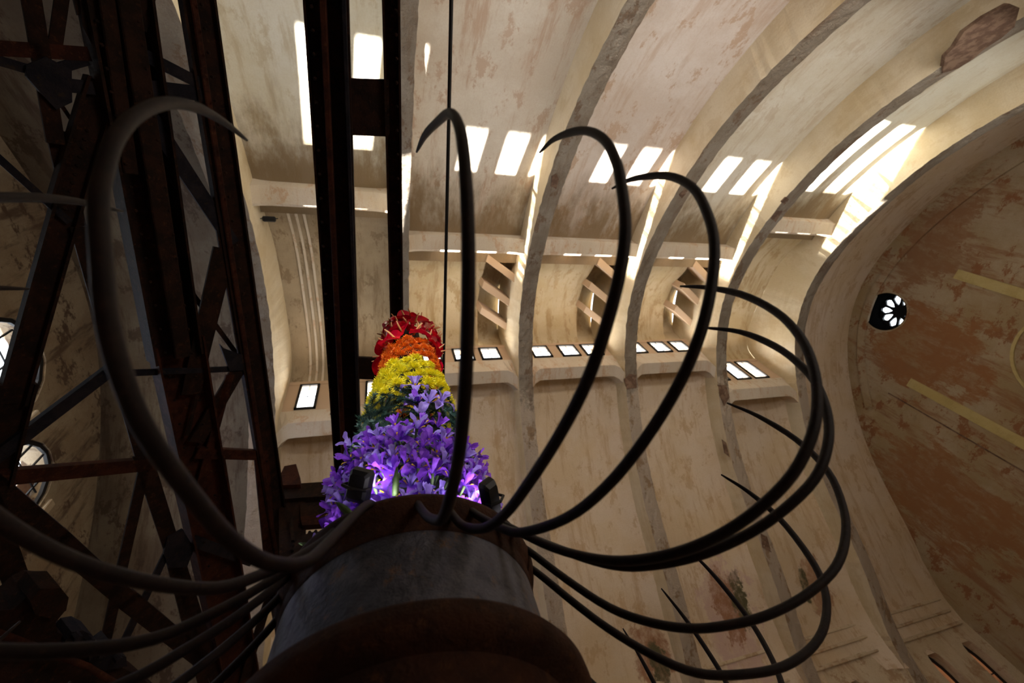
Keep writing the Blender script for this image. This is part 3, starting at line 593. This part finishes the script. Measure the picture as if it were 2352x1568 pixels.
# evergreen sprigs
def sprig():
    bm=bmesh.new(); P=[Vector((0,0,0)),Vector((.02,0,.008)),Vector((.045,0,.012)),Vector((.07,.005,.010)),Vector((.09,.01,0))]; tube(bm,P,[.003,.0028,.0024,.002,.001],5)
    for i in range(280):
        t=random.random(); k=min(3,int(t*4)); b=P[k].lerp(P[k+1],t*4-k); a=random.uniform(0,6.28)
        d=Vector((.45,math.cos(a),math.sin(a))).normalized()*random.uniform(.016,.026); s=d.cross(Vector((1,0,0))).normalized()*.0015
        v=[bm.verts.new(q) for q in(b-s,b+s,b+d)]; bm.faces.new(v)
    return mk('sprig',bm,M_need,False)
SP=[sprig() for _ in range(4)]
for i in range(96):
    z=1.34+.34*(i+.5)/96; th=-math.pi/2+((i*GA)%(2*math.pi)-math.pi)*.72
    p,q=place(th,z,.1,cone_r(z)-.005); t=(ROT@Vector((-math.sin(th),math.cos(th),0)))*random.choice((-1,1))+(ROT@Vector((math.cos(th),math.sin(th),0)))*random.uniform(.1,.9)+TZ*random.uniform(-.5,.4)
    qq=t.normalized().to_track_quat('X','Z').to_matrix()@Matrix.Rotation(random.uniform(0,6.28),3,'X')
    e=bpy.data.objects.new('evergreen_sprig',random.choice(SP)); COL.objects.link(e); e.matrix_world=Matrix.Translation(p-qq@Vector((.05,0,0)))@qq.to_4x4()@Matrix.Scale(random.uniform(.8,1.15),4)
    tag(e,'dark green needled sprig between yellow and purple flowers, '+side(th),'foliage','evergreen sprigs around the flower column, '+side(th))
# thick pointed green leaves at the rim
def leaf(px,py,tipx,tipy,z,wd,lab):
    r=ray(px,py); n=TZ; base=r*(n.dot(ROT@Vector((AX,AY,z)))/n.dot(r)); rt=ray(tipx,tipy); tip=rt*(base.dot(CF)/rt.dot(CF)*1.03)
    d=tip-base; s=d.cross(CF).normalized(); b=CF*.25
    bm=bmesh.new(); rings=[]
    for t in (0,.15,.35,.6,.8,.93,1):
        wq=wd*(math.sin(math.pi*(.30+.70*t))**.8 if t<1 else .02); c=d*t-CF*.0
        rings.append([c-s*wq,c-CF*wq*.35,c+s*wq,c+CF*wq*.25])
    loft(bm,rings); o=mesh_obj('pointed_leaf',bm,M_stem,None,True); o.location=base; tag(o,lab,'leaf')
leaf(908,1138,911,1070,.85,.0085,'upright pointed green leaf in front of the violet irises, left of the central rod')
leaf(1036,1130,1040,1062,.86,.0065,'slender pointed green leaf among the purple irises right of the central rod')
leaf(806,1182,770,1152,.82,.010,'short curved green leaf on the left part of the drum rim')
leaf(722,1256,684,1247,.82,.0065,'small grey-green leaf tip poking out low on the left side of the rim')
# black floodlights clipped on the rim
def flood(px,py,z,d,up,sz,lab,power):
    r=ray(px,py); n=TZ; c=r*(n.dot(ROT@Vector((AX,AY,z)))/n.dot(r)); d=Vector(d).normalized(); up=Vector(up); s=d.cross(up).normalized(); up=s.cross(d)
    e=empty('floodlight',c); tag(e,lab,'lamp')
    a,b,t=sz
    bm=bmesh.new(); rings=[[s*x*k*a+up*y*k*b+d*zz for x,y in((-1,-.8),(-.8,-1),(.8,-1),(1,-.8),(1,.8),(.8,1),(-.8,1),(-1,.8))] for zz,k in ((-t,.70),(-t*.4,.92),(t*.6,1),(t,1))]
    loft(bm,rings); mesh_obj('lamp_housing',bm,M_black,e)
    bm=bmesh.new(); box(bm,d*(t+.002),s*a*.85,up*b*.85,d*.002); mesh_obj('lamp_glass',bm,M_lens,e)
    bm=bmesh.new(); tube(bm,[s*a*1.08,s*a*1.08-d*t*1.5,-d*t*2.3,-s*a*1.08-d*t*1.5,-s*a*1.08],.004,6); mesh_obj('lamp_bracket',bm,M_black,e)
    l=light('SPOT','floodlight_beam',c+d*(t+.012),d,power,(1,.93,1)); l.data.spot_size=math.radians(120); l.data.spot_blend=.6; l.data.shadow_soft_size=.03
M_lens=flat('lamp_glass',(.3,.3,.32),.15)
flood(824,1116,.94,TZ*1.0+TX*.55+TY*.5,-TY,(.030,.042,.014),'black floodlight on the left of the rim pointing up at the irises',2.5)
flood(1128,1146,.90,TZ*1.0-TX*.85+TY*.4,TY,(.024,.052,.014),'black floodlight on the right of the rim in front of the pale wall',2.5)
for th in (-1.75,-1.2,-.6,-2.5): # lamps inside the drum mouth
    p=ROT@Vector((AX+.30*math.cos(th),AY+.30*math.sin(th),.845)); l=light('SPOT','rim_lamp_beam',p,TZ*1.0-(ROT@Vector((math.cos(th),math.sin(th),0)))*.22,.6,(1,.92,1)); l.data.spot_size=math.radians(110); l.data.spot_blend=.8; l.data.shadow_soft_size=.02
# ---------------- steel headframe ----------------
def member(parent,name,p0,p1,wd,dp,mat,off,kind='L',nrm=None):
    p0=Vector(p0)-off;p1=Vector(p1)-off; t=(p1-p0).normalized(); nrm=Vector(nrm or (0,0,1)); s=t.cross(nrm).normalized(); n=s.cross(t)
    bm=bmesh.new(); c=(p0+p1)/2; h=(p1-p0)/2; e=min(.012,dp*.3)
    if kind=='U':
        box(bm,c+n*dp*.5,h,s*wd/2,n*e); box(bm,c+s*(wd/2-e),h,s*e,n*dp/2); box(bm,c-s*(wd/2-e),h,s*e,n*dp/2)
    elif kind=='L':
        box(bm,c,h,s*wd/2,n*e); box(bm,c+s*(wd/2-e)+n*dp/2,h,s*e,n*dp/2)
    else: box(bm,c,h,s*wd/2,n*dp/2,min(.01,wd*.15))
    return mesh_obj(name,bm,mat,parent)
# overhead ladder beam (two chords joined by batten plates)
PN=(0,0,1); PZ=6.0
def zp(px,py,z=PZ): return at(px,py,PN,z)
lad=empty('ladder_beam',zp(840,500)); tag(lad,'dark rusty twin-chord steel beam with batten plates crossing overhead behind the flowers','beam'); off=lad.location.copy()
def chord(name,x0,y0,x1,y1,w0,mat,kind='U',z=PZ,par=lad,of=None):
    a=zp(x0,y0,z); b=zp(x1,y1,z); d=(b-a).normalized(); a=a-d*2.5 if y0<=0 else a
    t0=(z)/ray(x0,y0).z; return member(par,name,a,b,w0*t0,.16,mat,of or off,kind)
chord('chord',750,0,806,1200,97,M_steel); chord('chord_rib',742,0,796,1200,14,M_steelr,'B',5.92); chord('chord_lip',790,0,832,1200,10,M_steelb,'B',5.93)
chord('chord',898,0,914,900,40,M_steel)
for ya,yb in((178,310),(820,870)):
    xl0=810 if ya<500 else 842; xr=893 if ya<500 else 905
    P=[zp(xl0-30,ya,5.97),zp(xr,ya+4,5.97),zp(xr+2,yb+4,5.97),zp(xl0-22,yb,5.97)]
    bm=bmesh.new(); vs=[bm.verts.new(p-off) for p in P]; f=bm.faces.new(vs); r=bmesh.ops.extrude_face_region(bm,geom=[f]); bmesh.ops.translate(bm,verts=[v for v in r['geom'] if isinstance(v,bmesh.types.BMVert)],vec=(0,0,.04)); mesh_obj('batten_plate',bm,M_steel,lad)
for yy in list(range(-40,1000,55)):
    for xx,yo in((715,0),(909,10)):
        xk=xx+(yy/1200)*(58 if xx<800 else 14); p=zp(xk,yy+yo,5.90); bm=bmesh.new(); bmesh.ops.create_icosphere(bm,subdivisions=1,radius=.022,matrix=Matrix.Translation(p-off)); mesh_obj('rivet',bm,M_steel,lad)
# hanging cable line
p0=zp(1043,-300,5.4); p1=zp(1017,930,5.4); bm=bmesh.new(); cable=[p0.lerp(p1,i/24) for i in range(25)]; o0=cable[0].copy(); tube(bm,[c-o0 for c in cable],.021,8); o=mesh_obj('steel_cable',bm,M_iron,None,True); o.location=o0; tag(o,'thin straight black steel cable right of the central curved rod','cable')
# side lattice: a sloping truss plane left of the ladder beam
TN=Vector((-1,0,1)); TD=7.6
def tp(px,py,dn=0): return at(px,py,TN,TD+dn)
tow=empty('lattice_frame',tp(400,800)); tag(tow,'large dark riveted steel lattice frame filling the left side','steel frame'); toff=tow.location.copy()
def m2(x0,y0,x1,y1,wpx,mat=None,name='brace',kind='L',dn=0,dp=None):
    a=tp(x0,y0,dn); b=tp(x1,y1,dn); wa=wpx*((TD+dn)/TN.dot(ray((x0+x1)/2,(y0+y1)/2)))
    return member(tow,name,a,b,wa,dp or wa*.4,mat or M_steel,toff,kind,TN.normalized())
m2(430,-160,654,1310,60,M_steel,'column','U',dp=.07); m2(420,-160,640,1310,12,M_steelr,'column_flange','B',-.06)
m2(650,1290,700,1600,66,M_steel,'column','U')
m2(235,-200,405,820,118,M_steel,'column','U'); m2(405,780,470,1120,92,M_steelr,'column','U'); m2(455,1060,560,1600,82,M_steelr,'column','U')
m2(268,-160,420,820,40,M_steel,'column_flange','B',-.12); m2(230,-100,300,400,30,M_steel,'column_flange','B',-.12)
m2(45,-160,128,330,34); m2(128,300,185,560,34,dn=.1); m2(185,520,330,1050,34); m2(325,1040,418,1330,32); m2(410,1300,510,1600,26)
m2(235,190,150,470,58,M_steel,'brace','U'); m2(170,420,25,930,50,M_steel,'brace','U'); m2(40,880,-20,1120,62,M_steel,'brace','U')
m2(-40,1075,262,845,28,M_steelb); m2(-40,1102,372,1064,34,M_steelr); m2(452,1040,610,1046,24,M_steelr)
m2(-60,1080,140,1243,44); m2(130,1235,300,1385,38); m2(290,1375,470,1520,34)
m2(330,1080,236,1500,22); m2(386,1262,262,1520,17,M_steelb); m2(395,1280,470,1580,22); m2(-30,1150,62,1400,42)
m2(345,270,535,560,34,M_steelb); m2(262,400,360,600,12,M_steelr,dn=.2); m2(365,570,555,828,11,dn=.2)
m2(512,570,438,905,42); m2(562,822,450,1015,34,M_steel); m2(280,857,560,846,15,M_steelb,'tie_rod','B'); m2(528,860,455,1130,18,M_steelr)
m2(505,520,560,840,18); m2(545,540,430,1000,8)
m2(-40,108,205,124,30,M_steelr); m2(-40,128,95,168,22,M_steelb); m2(90,170,200,138,20,M_steelb); m2(155,196,215,202,28,M_steelb)
m2(150,-60,125,115,24); m2(318,120,476,200,26,M_steelb); m2(345,203,470,216,32,M_steelb)
m2(-40,330,160,510,16,M_steelb); m2(140,240,200,330,8,M_steelr,dn=.2); m2(345,-60,312,60,40); m2(175,-60,200,40,36)
m2(580,1290,440,1240,22,M_steelb); m2(640,1300,560,1560,24); m2(600,1050,625,1330,30,M_steelr)
def gusset(pts,mat=None,par=None,o=None,dn=-.06,name='gusset_plate',th=.03):
    bm=bmesh.new(); vs=[bm.verts.new(tp(x,y,dn)-(o or toff)) for x,y in pts]; f=bm.faces.new(vs); r=bmesh.ops.extrude_face_region(bm,geom=[f])
    bmesh.ops.translate(bm,verts=[v for v in r['geom'] if isinstance(v,bmesh.types.BMVert)],vec=TN.normalized()*th); return mesh_obj(name,bm,mat or M_steelb,par or tow)
gusset([(60,150),(105,130),(165,160),(166,235),(130,252),(95,215),(60,175)]); gusset([(385,1235),(420,1215),(446,1260),(430,1302),(388,1305),(376,1270)])
gusset([(180,-40),(190,60),(215,110),(300,90),(338,20),(350,-40)],M_steel); gusset([(315,190),(345,195),(372,245),(340,262),(318,230)]); gusset([(515,800),(556,815),(560,850),(528,852),(505,790)])
gusset([(238,850),(262,838),(275,860),(262,875)],M_steelb)
for a,b in (((447,-100),(645,1280)),((200,-60),(480,1300)),((300,-60),(520,1300)),((200,300),(60,800))):
    for i in range(26 if a[0]!=200 or a[1]<0 else 10):
        t=i/25; p=tp(a[0]+(b[0]-a[0])*t,a[1]+(b[1]-a[1])*t,-.16); bm=bmesh.new(); bmesh.ops.create_icosphere(bm,subdivisions=1,radius=.018,matrix=Matrix.Translation(p-toff)); mesh_obj('rivet',bm,M_steel,tow)
# winch bracket behind the drum, at the far end of the ladder beam
wn=empty('winch_bracket',at(710,1150,(0,1,0),6.3)); tag(wn,'dark rusty steel winch bracket with cog wheels left of the flowers','machine'); wo_=wn.location.copy()
def yb(name,pts,y=6.3,th=.12,mat=None):
    bm=bmesh.new(); vs=[bm.verts.new(at(x,yy,(0,1,0),y)-wo_) for x,yy in pts]; f=bm.faces.new(vs); r=bmesh.ops.extrude_face_region(bm,geom=[f]); bmesh.ops.translate(bm,verts=[v for v in r['geom'] if isinstance(v,bmesh.types.BMVert)],vec=(0,th,0)); return mesh_obj(name,bm,mat or M_steel,wn)
yb('bearing_block',[(653,1070),(680,1065),(690,1098),(690,1112),(640,1114),(641,1096)],6.2,.2,M_steelr)
yb('cross_beam',[(625,1114),(772,1104),(798,1106),(800,1136),(700,1142),(645,1146)],6.3,.15); yb('cross_beam',[(690,1156),(800,1146),(800,1178),(690,1188)],6.35,.12)
yb('side_plate',[(640,1140),(702,1140),(700,1330),(642,1330)],6.4,.1); yb('bearing_block',[(690,1186),(770,1176),(778,1200),(694,1206)],6.3,.12,M_steelr)
yb('hanger_strap',[(664,1190),(672,1190),(676,1240),(669,1240)],6.3,.05)
def cog(cx,cy,rp,n,y=6.3):
    c=at(cx,cy,(0,1,0),y); r=(at(cx+rp,cy,(0,1,0),y)-c).length; bm=bmesh.new(); pts=[]
    for k in range(n*4): a=2*math.pi*k/(n*4); rr=r*(1 if k%4 in(0,1) else .86); pts.append((c.x-wo_.x+rr*math.cos(a),c.z-wo_.z+rr*math.sin(a)))
    prism(bm,pts,y-wo_.y,y-wo_.y+.12,'y'); mesh_obj('cog_wheel',bm,M_steel,wn)
cog(715,1252,44,18); cog(752,1192,14,10,6.25); cog(770,1262,34,14)
# machinery block with pulley wheels at the lower left
ma=empty('hoist_machine',tp(120,1500)); tag(ma,'black hoisting machine with bolted lugs in the lower left corner','machine'); mo=ma.location.copy()
gusset([(-60,1405),(30,1400),(62,1370),(90,1355),(138,1358),(156,1376),(152,1400),(128,1428),(132,1452),(190,1478),(260,1520),(330,1560),(420,1640),(-60,1640)],M_steel,ma,mo,-1.2,'machine_casing',.35)
gusset([(150,1470),(165,1452),(190,1447),(212,1458),(220,1478),(216,1500),(180,1510),(150,1495)],M_steelb,ma,mo,-1.3,'lug',.25)
gusset([(205,1492),(225,1486),(240,1492),(258,1478),(262,1500),(290,1508),(292,1530),(240,1540),(205,1520)],M_steelb,ma,mo,-1.3,'lug',.25)
gusset([(70,1380),(92,1352),(140,1350),(158,1372),(152,1402),(120,1420),(80,1412)],M_steel,ma,mo,-1.35,'bearing_cap',.3)
for cx,cy in((176,1462),(205,1470),(232,1500),(250,1492),(270,1512)):
    bm=bmesh.new(); p=tp(cx,cy,-1.4)-mo; bmesh.ops.create_cone(bm,cap_ends=True,segments=6,radius1=.035,radius2=.035,depth=.08,matrix=Matrix.Translation(p)@TN.to_track_quat('Z','Y').to_matrix().to_4x4()); mesh_obj('hex_bolt',bm,M_steelb,ma)
bm=bmesh.new(); tube(bm,[tp(-40,1440,-1.45)-mo,tp(200,1530,-1.45)-mo,tp(420,1660,-1.45)-mo],.03,8); mesh_obj('pipe',bm,M_steelr,ma,True)
# small black bracket in the first niche
pb=at(618,503,(0,0,1),12.6); bm=bmesh.new(); box(bm,(0,0,0),(.16,0,0),(0,.07,0),(0,0,.05),.03); tube(bm,[(-.32,0,.03),(.0,0,.0),(.22,-.03,-.02)],.012,6); o=mesh_obj('cable_bracket',bm,M_iron); o.location=pb; tag(o,'small black iron bracket high in the niche beside the left end arch','bracket')
# ---------------- lift everything so that the floor is z = 0 ----------------
for o in list(COL.objects):
    if o.parent is None: o.location.z+=H
